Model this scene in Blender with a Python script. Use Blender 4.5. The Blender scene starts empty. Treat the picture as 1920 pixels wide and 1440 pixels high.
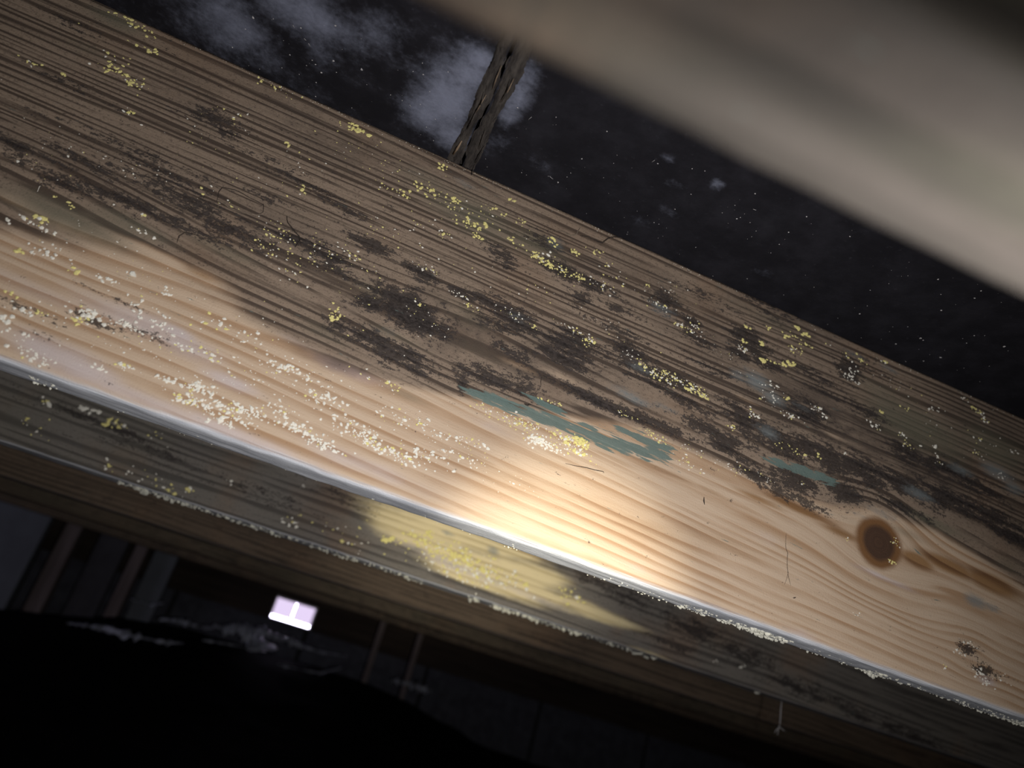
import bpy, math, random
import numpy as np
from mathutils import Matrix, Vector

random.seed(7)
rng = np.random.default_rng(11)
SC = bpy.context.scene
COL = SC.collection

# ------------------------------------------------------------------ camera
ZC = 0.40                                   # camera height above the soil datum
PITCH, YAW, ROLL = 0.3874768, 0.2113848, 0.2948610
FPX = 1400.0
JD, JH, JT = 0.5017, 0.1009, 0.2682         # lit joist: distance, underside above camera, depth
S = 0.40                                    # joist spacing
f_ = np.array([math.sin(YAW) * math.cos(PITCH), math.cos(YAW) * math.cos(PITCH), math.sin(PITCH)])
r0 = np.array([math.cos(YAW), -math.sin(YAW), 0.0])
u0 = np.cross(r0, f_)
rt = r0 * math.cos(ROLL) + u0 * math.sin(ROLL)
up = -r0 * math.sin(ROLL) + u0 * math.cos(ROLL)
CAM = np.array([0.0, 0.0, ZC])

cam = bpy.data.cameras.new('camera')
cam_o = bpy.data.objects.new('camera', cam)
COL.objects.link(cam_o)
cam_o.matrix_world = Matrix(((rt[0], up[0], -f_[0], 0), (rt[1], up[1], -f_[1], 0), (rt[2], up[2], -f_[2], ZC), (0, 0, 0, 1)))
cam.sensor_width = 36.0
cam.lens = 36.0 * FPX / 1920.0
cam.clip_start = 0.01
cam.dof.use_dof = True
cam.dof.focus_distance = 0.565
cam.dof.aperture_fstop = 4.6
SC.camera = cam_o

# ------------------------------------------------------------------ world, lamps, exposure
W = bpy.data.worlds.new('World')
SC.world = W
W.use_nodes = True
W.node_tree.nodes['Background'].inputs[0].default_value = (0.80, 0.74, 0.98, 1)
W.node_tree.nodes['Background'].inputs[1].default_value = 16.0

LIGHT = Vector((0.13, 0.035, ZC - 0.03))   # hand torch held to the right of the camera
AIM = Vector((0.180, JD, ZC + 0.076))
AIM_SPILL = Vector((0.09, JD, ZC + 0.12))


def torch(name, watts, angle, blend, color, radius, aim):
    l = bpy.data.lights.new(name, 'SPOT')
    l.energy = watts
    l.spot_size = math.radians(angle)
    l.spot_blend = blend
    l.color = color
    l.shadow_soft_size = radius
    o = bpy.data.objects.new(name, l)
    COL.objects.link(o)
    o.location = LIGHT
    o.rotation_euler = (aim - LIGHT).to_track_quat('-Z', 'Y').to_euler()


torch('torch_spill', 10.3, 142, 1.0, (1.0, 0.96, 0.93), 0.006, AIM_SPILL)
torch('torch_hotspot', 15.0, 27, 1.0, (1.0, 0.92, 0.72), 0.006, AIM)

SC.view_settings.view_transform = 'Standard'
SC.view_settings.look = 'None'
SC.view_settings.exposure = 0.0
SC.view_settings.gamma = 1.0
SC.view_settings.use_curve_mapping = False


# ------------------------------------------------------------------ helpers
def ray(px, py):
    return f_ + rt * (px - 960) / FPX - up * (py - 720) / FPX


def on_y(px, py, y):
    v = ray(px, py)
    return CAM + v * (y / v[1])


def on_z(px, py, z):
    v = ray(px, py)
    return CAM + v * ((z - ZC) / v[2])


def smooth(x, a, b):
    t = np.clip((x - a) / (b - a), 0, 1)
    return t * t * (3 - 2 * t)


def tag(o, label=None, cat=None, group=None, kind=None):
    if label:
        o['label'] = label
    if cat:
        o['category'] = cat
    if group:
        o['group'] = group
    if kind:
        o['kind'] = kind
    return o


def mesh_obj(name, verts, faces, mat, parent=None, smooth_shade=True, loc=None):
    me = bpy.data.meshes.new(name)
    v = np.asarray(verts, float)
    if loc is not None:
        v = v - np.asarray(loc)
    me.from_pydata(v.tolist(), [], faces)
    me.materials.append(mat)
    if smooth_shade:
        me.polygons.foreach_set('use_smooth', [True] * len(me.polygons))
    me.update()
    o = bpy.data.objects.new(name, me)
    COL.objects.link(o)
    if loc is not None:
        o.location = loc
    if parent is not None:
        o.parent = parent
        o.matrix_parent_inverse = Matrix.Translation(-Vector(parent.location))
    return o


def attr(o, name, arr):
    a = o.data.attributes.new(name, 'FLOAT', 'POINT')
    a.data.foreach_set('value', np.asarray(arr, np.float32).ravel())


def box(name, x0, x1, y0, y1, z0, z1, mat, parent=None, bev=0.0):
    import bmesh
    bm = bmesh.new()
    bmesh.ops.create_cube(bm, size=1.0)
    for v in bm.verts:
        v.co = Vector(((x0, x1)[v.co.x > 0], (y0, y1)[v.co.y > 0], (z0, z1)[v.co.z > 0]))
    c = Vector(((x0 + x1) / 2, (y0 + y1) / 2, z0))
    for v in bm.verts:
        v.co -= c
    if bev:
        bmesh.ops.bevel(bm, geom=bm.edges[:], offset=bev, segments=2, affect='EDGES', profile=0.5)
    me = bpy.data.meshes.new(name)
    bm.to_mesh(me)
    bm.free()
    me.materials.append(mat)
    o = bpy.data.objects.new(name, me)
    COL.objects.link(o)
    o.location = c
    if parent is not None:
        o.parent = parent
        o.matrix_parent_inverse = Matrix.Translation(-Vector(parent.location))
    return o


def tube(name, pts, rad, mat, parent=None, sides=5, taper=True, loc=None, lump=None):
    pts = [Vector(p) for p in pts]
    V, F = [], []
    n = len(pts)
    for i, p in enumerate(pts):
        t = (pts[min(i + 1, n - 1)] - pts[max(i - 1, 0)]).normalized()
        a = t.cross(Vector((0.31, 0.87, 0.22))).normalized()
        b = t.cross(a)
        r = rad * (lump[i % len(lump)] if lump else 1) * (1 - 0.6 * abs(2 * i / (n - 1) - 1) ** 3 if taper else 1)
        for k in range(sides):
            w = 2 * math.pi * k / sides
            V.append(p + a * r * math.cos(w) + b * r * math.sin(w))
    for i in range(n - 1):
        for k in range(sides):
            k2 = (k + 1) % sides
            F.append((i * sides + k, i * sides + k2, (i + 1) * sides + k2, (i + 1) * sides + k))
    F.append(tuple(range(sides))[::-1])
    F.append(tuple((n - 1) * sides + k for k in range(sides)))
    return mesh_obj(name, [tuple(v) for v in V], F, mat, parent, loc=loc)


class N:
    """small node-graph writer"""

    def __init__(self, name):
        self.m = bpy.data.materials.new(name)
        self.m.use_nodes = True
        self.t = self.m.node_tree
        self.t.nodes.clear()
        self.out = self.t.nodes.new('ShaderNodeOutputMaterial')
        self.b = self.t.nodes.new('ShaderNodeBsdfPrincipled')
        self.t.links.new(self.b.outputs[0], self.out.inputs[0])
        self.co = self.t.nodes.new('ShaderNodeTexCoord').outputs['Object']

    def set(self, sock, v):
        if isinstance(v, (int, float)):
            sock.default_value = v
        elif isinstance(v, tuple):
            sock.default_value = v + (1,) if len(v) == 3 and len(sock.default_value) == 4 else v
        else:
            self.t.links.new(v, sock)

    def math(self, op, a, b=0.0, clamp=False):
        n = self.t.nodes.new('ShaderNodeMath')
        n.operation = op
        n.use_clamp = clamp
        self.set(n.inputs[0], a)
        self.set(n.inputs[1], b)
        return n.outputs[0]

    def add(self, a, b): return self.math('ADD', a, b)

    def mul(self, a, b): return self.math('MULTIPLY', a, b)

    def at(self, name):
        n = self.t.nodes.new('ShaderNodeAttribute')
        n.attribute_name = name
        return n.outputs['Fac']

    def xyz(self, x, y, z):
        n = self.t.nodes.new('ShaderNodeCombineXYZ')
        for i, v in enumerate((x, y, z)):
            self.set(n.inputs[i], v)
        return n.outputs[0]

    def sep(self, v=None):
        n = self.t.nodes.new('ShaderNodeSeparateXYZ')
        self.t.links.new(v or self.co, n.inputs[0])
        return n.outputs

    def noise(self, vec=None, scale=1.0, detail=3.0, rough=0.55, dist=0.0):
        n = self.t.nodes.new('ShaderNodeTexNoise')
        self.t.links.new(vec or self.co, n.inputs['Vector'])
        n.inputs['Scale'].default_value = scale
        n.inputs['Detail'].default_value = detail
        n.inputs['Roughness'].default_value = rough
        n.inputs['Distortion'].default_value = dist
        return n.outputs['Fac']

    def step(self, v, a, b):
        n = self.t.nodes.new('ShaderNodeMapRange')
        n.interpolation_type = 'SMOOTHSTEP'
        self.set(n.inputs['Value'], v)
        n.inputs['From Min'].default_value = a
        n.inputs['From Max'].default_value = b
        return n.outputs[0]

    def mix(self, f, a, b):
        n = self.t.nodes.new('ShaderNodeMix')
        n.data_type = 'RGBA'
        self.set(n.inputs[0], f)
        self.set(n.inputs[6], a)
        self.set(n.inputs[7], b)
        return n.outputs[2]

    def bump(self, h, strength, dist):
        n = self.t.nodes.new('ShaderNodeBump')
        n.inputs['Strength'].default_value = strength
        n.inputs['Distance'].default_value = dist
        self.t.links.new(h, n.inputs['Height'])
        self.t.links.new(n.outputs[0], self.b.inputs['Normal'])

    def done(self, col, rough=0.8, spec=0.25):
        self.set(self.b.inputs['Base Color'], col)
        self.set(self.b.inputs['Roughness'], rough)
        self.b.inputs['Specular IOR Level'].default_value = spec
        return self.m


# ------------------------------------------------------------------ materials
def wood_material(name, lightA, lightB, brownA, brownB, seed=0.0):
    n = N(name)
    x, y, z = n.sep()
    g = n.at('grain')
    gs = n.add(g, seed)
    # growth rings: wide bands that follow the grain, fine fibres inside them
    wob = n.noise(n.xyz(n.mul(x, 5.0), n.mul(gs, 30.0), 0.0), 1.0, 2.0)
    gw = n.add(gs, n.mul(wob, 0.006))
    var = n.noise(n.xyz(n.mul(x, 1.1), n.mul(gs, 22.0), 3.1), 1.0, 2.0, 0.6)
    fr = n.math('FRACT', n.add(n.mul(gw, 112.0), n.mul(var, 5.0)))
    saw = n.mul(n.step(fr, 0.25, 0.86), n.math('SUBTRACT', 1.0, n.step(fr, 0.90, 1.0)))
    blot = n.noise(n.xyz(n.mul(x, 7.0), n.mul(gw, 45.0), 4.0), 1.0, 3.0, 0.6)
    band = n.mul(saw, n.step(blot, 0.25, 0.62))
    ring = n.add(n.mul(band, 0.30), n.mul(n.noise(n.xyz(n.mul(x, 1.6), n.mul(gw, 130.0), 3.1), 1.0, 2.0, 0.6), 0.72))
    fibre = n.noise(n.xyz(n.mul(x, 26.0), n.mul(gw, 700.0), n.mul(y, 40.0)), 1.0, 3.0, 0.6)
    grit = n.noise(None, 900.0, 2.0, 0.6)
    cloud = n.noise(None, 14.0, 4.0, 0.6)
    long_ = n.noise(n.xyz(n.mul(x, 9.0), n.mul(gw, 60.0), 7.0), 1.0, 4.0, 0.65)
    patch = n.noise(n.xyz(n.mul(x, 42.0), n.mul(gw, 130.0), 2.0), 1.0, 5.0, 0.7)
    fine = n.noise(n.xyz(n.mul(x, 260.0), n.mul(z, 420.0), 5.0), 1.0, 4.0, 0.7)
    c = n.mix(band, lightA, lightB)
    c = n.mix(n.mul(n.step(fibre, 0.42, 0.72), 0.30), c, lightB)
    # orange resinous heart streaks
    org = n.step(n.add(n.at('orange'), n.mul(n.add(long_, -0.5), 0.5)), 0.25, 0.85)
    c = n.mix(org, c, n.mix(band, (0.33, 0.19, 0.09), (0.17, 0.085, 0.04)))
    # pale mould film
    pale = n.step(n.add(n.at('pale'), n.mul(n.add(cloud, -0.5), 0.9)), 0.25, 0.95)
    c = n.mix(n.mul(pale, 0.62), c, n.mix(band, (0.60, 0.55, 0.60), (0.44, 0.36, 0.37)))
    # aged brown wood
    br = n.add(n.at('brown'), n.add(n.mul(n.add(cloud, -0.5), 0.45), n.mul(n.add(long_, -0.5), 0.45)))
    aged = n.mix(n.step(n.add(ring, n.mul(n.add(fibre, -0.5), 0.25)), 0.38, 0.58), brownA, brownB)
    aged = n.mix(n.mul(n.step(n.noise(None, 9.0, 3.0), 0.48, 0.70), 0.5), aged, n.mix(band, (0.25, 0.165, 0.11), (0.10, 0.062, 0.043)))
    aged = n.mix(n.mul(n.step(n.add(fine, n.mul(n.add(grit, -0.5), 0.6)), 0.48, 0.72), 0.55), aged, brownB)
    aged = n.mix(n.mul(n.at('stain'), n.step(n.add(cloud, n.mul(n.add(patch, -0.5), 0.8)), 0.25, 0.65)), aged, n.mix(band, (0.085, 0.066, 0.056), (0.045, 0.035, 0.031)))
    c = n.mix(n.step(br, 0.28, 0.72), c, aged)
    # olive mould tint
    ol = n.step(n.add(n.at('olive'), n.mul(n.add(cloud, -0.5), 0.6)), 0.2, 1.0)
    c = n.mix(n.mul(ol, 0.75), c, n.mix(fine, (0.10, 0.098, 0.068), (0.20, 0.195, 0.145)))
    # black mould colonies with ragged, speckled borders
    dk = n.add(n.add(n.at('dark'), n.mul(n.at('brown'), 0.10)), n.add(n.mul(n.add(patch, -0.5), 2.3), n.add(n.mul(n.add(fine, -0.5), 2.0), n.mul(n.add(grit, -0.5), 0.7))))
    dm = n.step(dk, 0.46, 0.78)
    c = n.mix(n.mul(dm, 0.88), c, n.mix(n.step(fine, 0.35, 0.68), (0.012, 0.010, 0.011), (0.062, 0.052, 0.050)))
    # teal smears brushed along the grain
    tl = n.add(n.at('teal'), n.add(n.mul(n.add(n.noise(n.xyz(n.mul(x, 45.0), n.mul(gw, 500.0), 1.0), 1.0, 3.0), -0.5), 2.2), n.mul(n.add(fine, -0.5), 0.35)))
    c = n.mix(n.mul(n.step(tl, 0.42, 0.60), 0.93), c, n.mix(fine, (0.10, 0.155, 0.145), (0.17, 0.235, 0.22)))
    hz = n.step(n.add(n.at('haze'), n.add(n.mul(n.add(patch, -0.5), 0.8), n.mul(n.add(fine, -0.5), 0.5))), 0.3, 1.0)
    c = n.mix(n.mul(hz, 0.75), c, (0.23, 0.26, 0.27))
    # knot
    k = n.at('knot')
    kn = n.add(k, n.mul(n.add(patch, -0.5), 0.25))
    krg = n.noise(n.xyz(n.mul(kn, 9.0), 0.0, 0.0), 1.0, 2.0)
    kc = n.mix(n.step(kn, 0.58, 0.80), n.mix(krg, (0.045, 0.028, 0.022), (0.12, 0.065, 0.04)), (0.21, 0.105, 0.045))
    c = n.mix(n.math('SUBTRACT', 1.0, n.step(kn, 0.85, 1.15)), c, kc)
    # weathered underside: pale blue-grey streaks
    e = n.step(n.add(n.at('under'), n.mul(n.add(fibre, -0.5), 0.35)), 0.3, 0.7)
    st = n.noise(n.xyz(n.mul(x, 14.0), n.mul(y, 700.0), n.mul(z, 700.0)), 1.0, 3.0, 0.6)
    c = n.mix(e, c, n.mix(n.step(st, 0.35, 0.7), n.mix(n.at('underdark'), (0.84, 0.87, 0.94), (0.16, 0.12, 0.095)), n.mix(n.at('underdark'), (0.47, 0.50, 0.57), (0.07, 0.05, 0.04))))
    hgt = n.add(n.mul(fibre, 0.35), n.add(n.mul(band, -0.35), n.add(n.mul(grit, 0.45), n.mul(dm, 0.25))))
    n.bump(hgt, 0.55, 0.0012)
    return n.done(c, n.add(0.62, n.mul(cloud, 0.3)), 0.22)


LA, LB = (0.60, 0.465, 0.345), (0.42, 0.27, 0.165)
M_MAIN = wood_material('mouldy_pine', LA, LB, (0.30, 0.23, 0.175), (0.088, 0.065, 0.051))
M_OLD = wood_material('old_joist_wood', (0.80, 0.68, 0.42), (0.56, 0.46, 0.26), (0.20, 0.183, 0.165), (0.095, 0.086, 0.080), 3.3)  # first two tones raised to brighten the painted torch patch
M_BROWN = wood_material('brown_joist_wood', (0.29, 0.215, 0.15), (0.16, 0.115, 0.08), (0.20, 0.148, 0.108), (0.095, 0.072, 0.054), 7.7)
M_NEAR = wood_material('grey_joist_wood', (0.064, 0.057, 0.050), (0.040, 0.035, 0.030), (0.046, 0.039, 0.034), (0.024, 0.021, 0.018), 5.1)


def simple(name, a, b, scale=40.0, rough=0.9, spec=0.2, bump=0.0, bd=0.001, stretch=(1, 1, 1)):
    n = N(name)
    x, y, z = n.sep()
    v = n.xyz(n.mul(x, stretch[0]), n.mul(y, stretch[1]), n.mul(z, stretch[2]))
    q = n.noise(v, scale, 4.0, 0.62)
    if bump:
        n.bump(q, bump, bd)
    return n.done(n.mix(n.step(q, 0.3, 0.7), a, b), rough, spec)


M_YEL = simple('yellow_mould', (0.86, 0.78, 0.30), (0.78, 0.71, 0.32), 300, 0.9, 0.1)
M_WHT = simple('cream_mould', (0.90, 0.88, 0.80), (0.82, 0.80, 0.72), 300, 0.9, 0.1)
M_CRUMB = simple('pale_crumbs', (0.80, 0.79, 0.68), (0.62, 0.62, 0.55), 300, 0.95, 0.1)
M_CRACK = simple('dark_strand', (0.030, 0.024, 0.022), (0.07, 0.055, 0.045), 300)
M_FILM = simple('lifted_fibre', (0.26, 0.21, 0.165), (0.16, 0.13, 0.10), 300)
M_WEB = simple('cobweb_thread', (0.55, 0.54, 0.55), (0.42, 0.41, 0.43), 300)
M_RIDGE = simple('seam_fibre', (0.075, 0.067, 0.062), (0.028, 0.025, 0.025), 90, 0.95, 0.1, 1.0, 0.002, (3, 0.5, 3))
M_SPLINT = simple('tan_splinter', (0.30, 0.22, 0.15), (0.18, 0.13, 0.09), 200)
M_BLOCK = simple('concrete_block', (0.085, 0.088, 0.108), (0.055, 0.055, 0.07), 30, 0.95, 0.15, 0.6, 0.003)
M_MORTAR = simple('mortar', (0.035, 0.034, 0.036), (0.02, 0.02, 0.022), 60, 0.95)
M_DARKWOOD = simple('dark_sill_wood', (0.055, 0.042, 0.034), (0.03, 0.023, 0.02), 6, 0.9, 0.15, 0.4, 0.002, (0.6, 8, 8))
M_POST = simple('pale_post_wood', (0.20, 0.165, 0.165), (0.13, 0.105, 0.105), 8, 0.85, 0.2, 0.4, 0.002, (6, 6, 0.6))
M_PANEL = simple('grey_board', (0.165, 0.18, 0.215), (0.13, 0.14, 0.17), 12, 0.8, 0.25)
M_DULL = simple('dull_board', (0.075, 0.073, 0.085), (0.05, 0.048, 0.055), 12, 0.85, 0.2)
M_SOIL = simple('soil', (0.02, 0.016, 0.013), (0.010, 0.008, 0.007), 30, 1.0, 0.05, 1.0, 0.004)
M_SHEET = simple('black_polythene', (0.006, 0.006, 0.007), (0.004, 0.004, 0.005), 20, 0.8, 0.03)
nf = N('pale_glint_film')  # pale translucent film standing in for glints on the black polythene
nf.done((0.72, 0.76, 0.90), 0.15, 0.9)
tl_ = nf.t.nodes.new('ShaderNodeBsdfTranslucent')
tl_.inputs[0].default_value = (0.85, 0.86, 0.95, 1)
mx_ = nf.t.nodes.new('ShaderNodeMixShader')
nf.set(mx_.inputs[0], nf.mul(nf.step(nf.noise(None, 55.0, 2.0), 0.35, 0.6), 0.6))
nf.t.links.new(nf.b.outputs[0], mx_.inputs[1])
nf.t.links.new(tl_.outputs[0], mx_.inputs[2])
nf.t.links.new(mx_.outputs[0], nf.out.inputs[0])
M_GLINT = nf.m
M_FRAME = simple('vent_frame_plastic', (0.75, 0.72, 0.76), (0.68, 0.66, 0.70), 60, 0.6)
M_SKIN = simple('block_face_plain', (0.05, 0.05, 0.055), (0.03, 0.03, 0.034), 20, 0.95)

nn = N('tinted_pane')
nn.t.nodes.remove(nn.b)
tr = nn.t.nodes.new('ShaderNodeBsdfTransparent')
tr.inputs[0].default_value = (0.252, 0.240, 0.246, 1)
nn.t.links.new(tr.outputs[0], nn.out.inputs[0])
M_PANE = nn.m

# subfloor sheet: near-black with blue-grey bloom
n = N('blackened_plywood')
cl = n.noise(None, 30, 5, 0.65)
fi = n.noise(None, 220, 4, 0.7)
bl = n.add(n.at('bloom'), n.add(n.mul(n.add(cl, -0.5), 0.8), n.mul(n.add(fi, -0.5), 0.45)))
c = n.mix(n.step(cl, 0.35, 0.75), (0.010, 0.010, 0.014), (0.020, 0.020, 0.027))
c = n.mix(n.mul(n.step(fi, 0.60, 0.78), 0.5), c, (0.045, 0.046, 0.06))
c = n.mix(n.mul(n.step(bl, 0.22, 1.05), 0.9), c, (0.23, 0.255, 0.35))
n.bump(fi, 0.4, 0.001)
M_PLY = n.done(c, 0.85, 0.15)


# ------------------------------------------------------------------ room shell
X0, X1, Y0, Y1 = -2.2, 2.8, -1.4, 2.50
ZJ = ZC + JH                  # underside of the joists
ZT = ZC + JH + JT             # underside of the subfloor

floor = box('floor', X0 - 0.2, X1 + 0.2, Y0 - 0.2, Y1 + 0.2, -0.25, -0.05, M_SOIL)
tag(floor, 'bare dark soil under the house', None, None, 'structure')

ceil = bpy.data.objects.new('ceiling', None)
COL.objects.link(ceil)
ceil.location = (0, 0, ZT)
tag(ceil, 'blackened plywood subfloor above the joists', None, None, 'structure')
XS = 0.0155                   # the joint between the two sheets


def sheet(x0, x1, xs):
    ys = np.concatenate([[Y0], np.arange(0.0, 0.62, 0.006), [Y1]])
    V = [(x, y, ZT) for y in ys for x in xs]
    nx = len(xs)
    F = [(j * nx + i, (j + 1) * nx + i, (j + 1) * nx + i + 1, j * nx + i + 1) for j in range(len(ys) - 1) for i in range(nx - 1)]
    b = len(V)
    V += [(x0, Y0, ZT + 0.018), (x1, Y0, ZT + 0.018), (x1, Y1, ZT + 0.018), (x0, Y1, ZT + 0.018)]
    F.append((b, b + 1, b + 2, b + 3))
    rows = len(ys)
    F.append(tuple([0] + [i for i in range(1, nx)]) + (b + 1, b))
    F.append(tuple((rows - 1) * nx + i for i in range(nx - 1, -1, -1)) + (b + 3, b + 2))
    F.append(tuple(j * nx for j in range(rows - 1, -1, -1)) + (b, b + 3))
    F.append(tuple(j * nx + nx - 1 for j in range(rows)) + (b + 2, b + 1))
    o = mesh_obj('plywood_sheet', V, F, M_PLY, ceil, False)
    P = np.array(V)
    m = np.zeros(len(P))
    for (px, py, a, b2, s_) in BLOOM:
        q = on_z(px, py, ZT)
        m = np.maximum(m, s_ * np.exp(-(((P[:, 0] - q[0]) / (a / 2400)) ** 2 + ((P[:, 1] - q[1]) / (b2 / 1700)) ** 2)))
    m += 0.16 * smooth(-P[:, 0], -0.02, 0.12) + 0.10 * smooth(-P[:, 0], -0.12, 0.05)
    attr(o, 'bloom', m)
    return o


BLOOM = [(840, 190, 60, 70, 0.85), (800, 210, 45, 40, 0.75), (880, 140, 40, 50, 0.8), (850, 250, 40, 40, 0.7), (970, 185, 28, 40, 0.75),
         (955, 215, 22, 30, 0.7), (900, 110, 40, 20, 0.9), (990, 140, 30, 30, 0.6), (930, 260, 40, 30, 0.4), (720, 60, 50, 40, 0.3),
         (560, 20, 110, 40, 0.42), (430, 40, 70, 50, 0.45), (600, 90, 30, 25, 0.3), (1252, 298, 14, 12, 0.7), (1345, 345, 14, 12, 0.8), (1262, 345, 30, 12, 0.5),
         (1260, 400, 45, 12, 0.4), (1430, 512, 30, 14, 0.45), (1200, 410, 30, 20, 0.35), (1010, 310, 60, 30, 0.25)]
sheet(X0 - 0.1, XS - 0.0012, np.concatenate([[X0 - 0.1], np.arange(-0.6, XS - 0.004, 0.006), [XS - 0.0012]]))
sheet(XS + 0.0012, X1 + 0.1, np.concatenate([[XS + 0.0012], np.arange(XS + 0.007, 0.9, 0.006), [X1 + 0.1]]))

box('sky_cover', X0 - 0.1, X1 + 0.1, Y0, Y1 + 0.14, ZT + 0.018, ZT + 0.04, M_DARKWOOD, ceil)  # unseen cover added over the sheets to block sky light through their joint

# far wall: block courses, a timber sill over them, an opening for the vent
VX0, VX1, VZ0, VZ1 = 0.022, 0.152, ZC + 0.030, ZC + 0.098
wall = bpy.data.objects.new('wall_back', None)
COL.objects.link(wall)
wall.location = (0, Y1, -0.05)
tag(wall, 'concrete block foundation wall with a timber sill', None, None, 'structure')
BZ = ZC + 0.028                # top of the blocks
box('mortar_core', X0, X1, Y1 + 0.012, Y1 + 0.14, -0.25, BZ, M_MORTAR, wall)
ox = 0.545
for row in range(3):
    z1 = BZ - row * 0.2
    xx = X0 - (0.1 if row % 2 else 0.3)
    xx = ox + 0.2 * (row % 2) - 0.4 * 8
    while xx < X1:
        a, b = max(xx + 0.006, X0), min(xx + 0.394, X1)
        if b - a > 0.05:
            box('concrete_block', a, b, Y1, Y1 + 0.14, z1 - 0.19, z1, M_BLOCK, wall, 0.004)
        xx += 0.4
# timber sill split around the opening
box('sill_board', X0, VX0, Y1 + 0.004, Y1 + 0.045, BZ, ZT, M_DARKWOOD, wall)
box('sill_board', VX1, X1, Y1 + 0.004, Y1 + 0.045, BZ, ZT, M_DARKWOOD, wall)
box('sill_board', VX0, VX1, Y1 + 0.004, Y1 + 0.045, VZ1, ZT, M_DARKWOOD, wall)
box('sill_board', VX0, VX1, Y1 + 0.004, Y1 + 0.045, BZ, VZ0, M_DARKWOOD, wall)
for nm, a in (('wall_right', (X1, X1 + 0.12, Y0 - 0.12, Y1 + 0.14)), ('wall_front', (X0, X1, Y0 - 0.12, Y0))):
    w = box(nm, *a, -0.25, ZT + 0.018, M_SKIN)
    tag(w, 'dark foundation wall of the crawl space', None, None, 'structure')
# the left wall has a vent opening of its own, beyond the frame
LY0, LY1, LZ0, LZ1 = 1.55, 2.00, ZC - 0.05, ZC + 0.09
wl = bpy.data.objects.new('wall_left', None)
COL.objects.link(wl)
wl.location = (X0, 0.5, -0.05)
tag(wl, 'dark foundation wall with an open vent', None, None, 'structure')
for a in ((Y0 - 0.12, LY0, -0.25, ZT + 0.018), (LY1, Y1 + 0.14, -0.25, ZT + 0.018), (LY0, LY1, -0.25, LZ0), (LY0, LY1, LZ1, ZT + 0.018)):
    box('wall_section', X0 - 0.12, X0, *a, M_SKIN, wl)


def portal(size_x, size_y, loc, rot):
    pl = bpy.data.lights.new('vent_portal', 'AREA')
    pl.shape = 'RECTANGLE'
    pl.size, pl.size_y = size_x, size_y
    pl.cycles.is_portal = True
    po = bpy.data.objects.new('vent_portal', pl)
    COL.objects.link(po)
    po.location = loc
    po.rotation_euler = rot


portal(VX1 - VX0, VZ1 - VZ0, ((VX0 + VX1) / 2, Y1 + 0.05, (VZ0 + VZ1) / 2), (-math.pi / 2, 0, 0))
portal(LZ1 - LZ0, LY1 - LY0, (X0 - 0.01, (LY0 + LY1) / 2, (LZ0 + LZ1) / 2), (0, -math.pi / 2, 0))


# ------------------------------------------------------------------ joists
def face_uv(px, py, yf=JD):
    p = on_y(px, py, yf)
    return p[0], p[2]


def blobs(U, Vv, lst, yf=JD, grow=1.0):
    """soft strokes lying along the grain; centre, half length and half width in photo pixels"""
    m = np.zeros_like(U)
    for b in lst:
        px, py, a, w = b[:4]
        s_ = b[4] if len(b) > 4 else 1.0
        u, v = face_uv(px, py, yf)
        k = 1.0 / 2450.0 * (yf / JD)
        du, dv = U - u, Vv - v
        dv = dv + 0.05 * du
        m = np.maximum(m, s_ * np.exp(-((du / (a * k * grow)) ** 2 + (dv / (w * k * grow)) ** 2) * 0.8))
    return m


def wob(U, V, sc, seed):
    r = np.random.default_rng(seed)
    out = np.zeros_like(U)
    for i in range(6):
        a, b, c_ = r.normal(0, 1, 2).tolist() + [r.uniform(0, 6.28)]
        out += np.sin(U * a * sc + V * b * sc * 1.5 + c_) / 6
    return out


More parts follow.
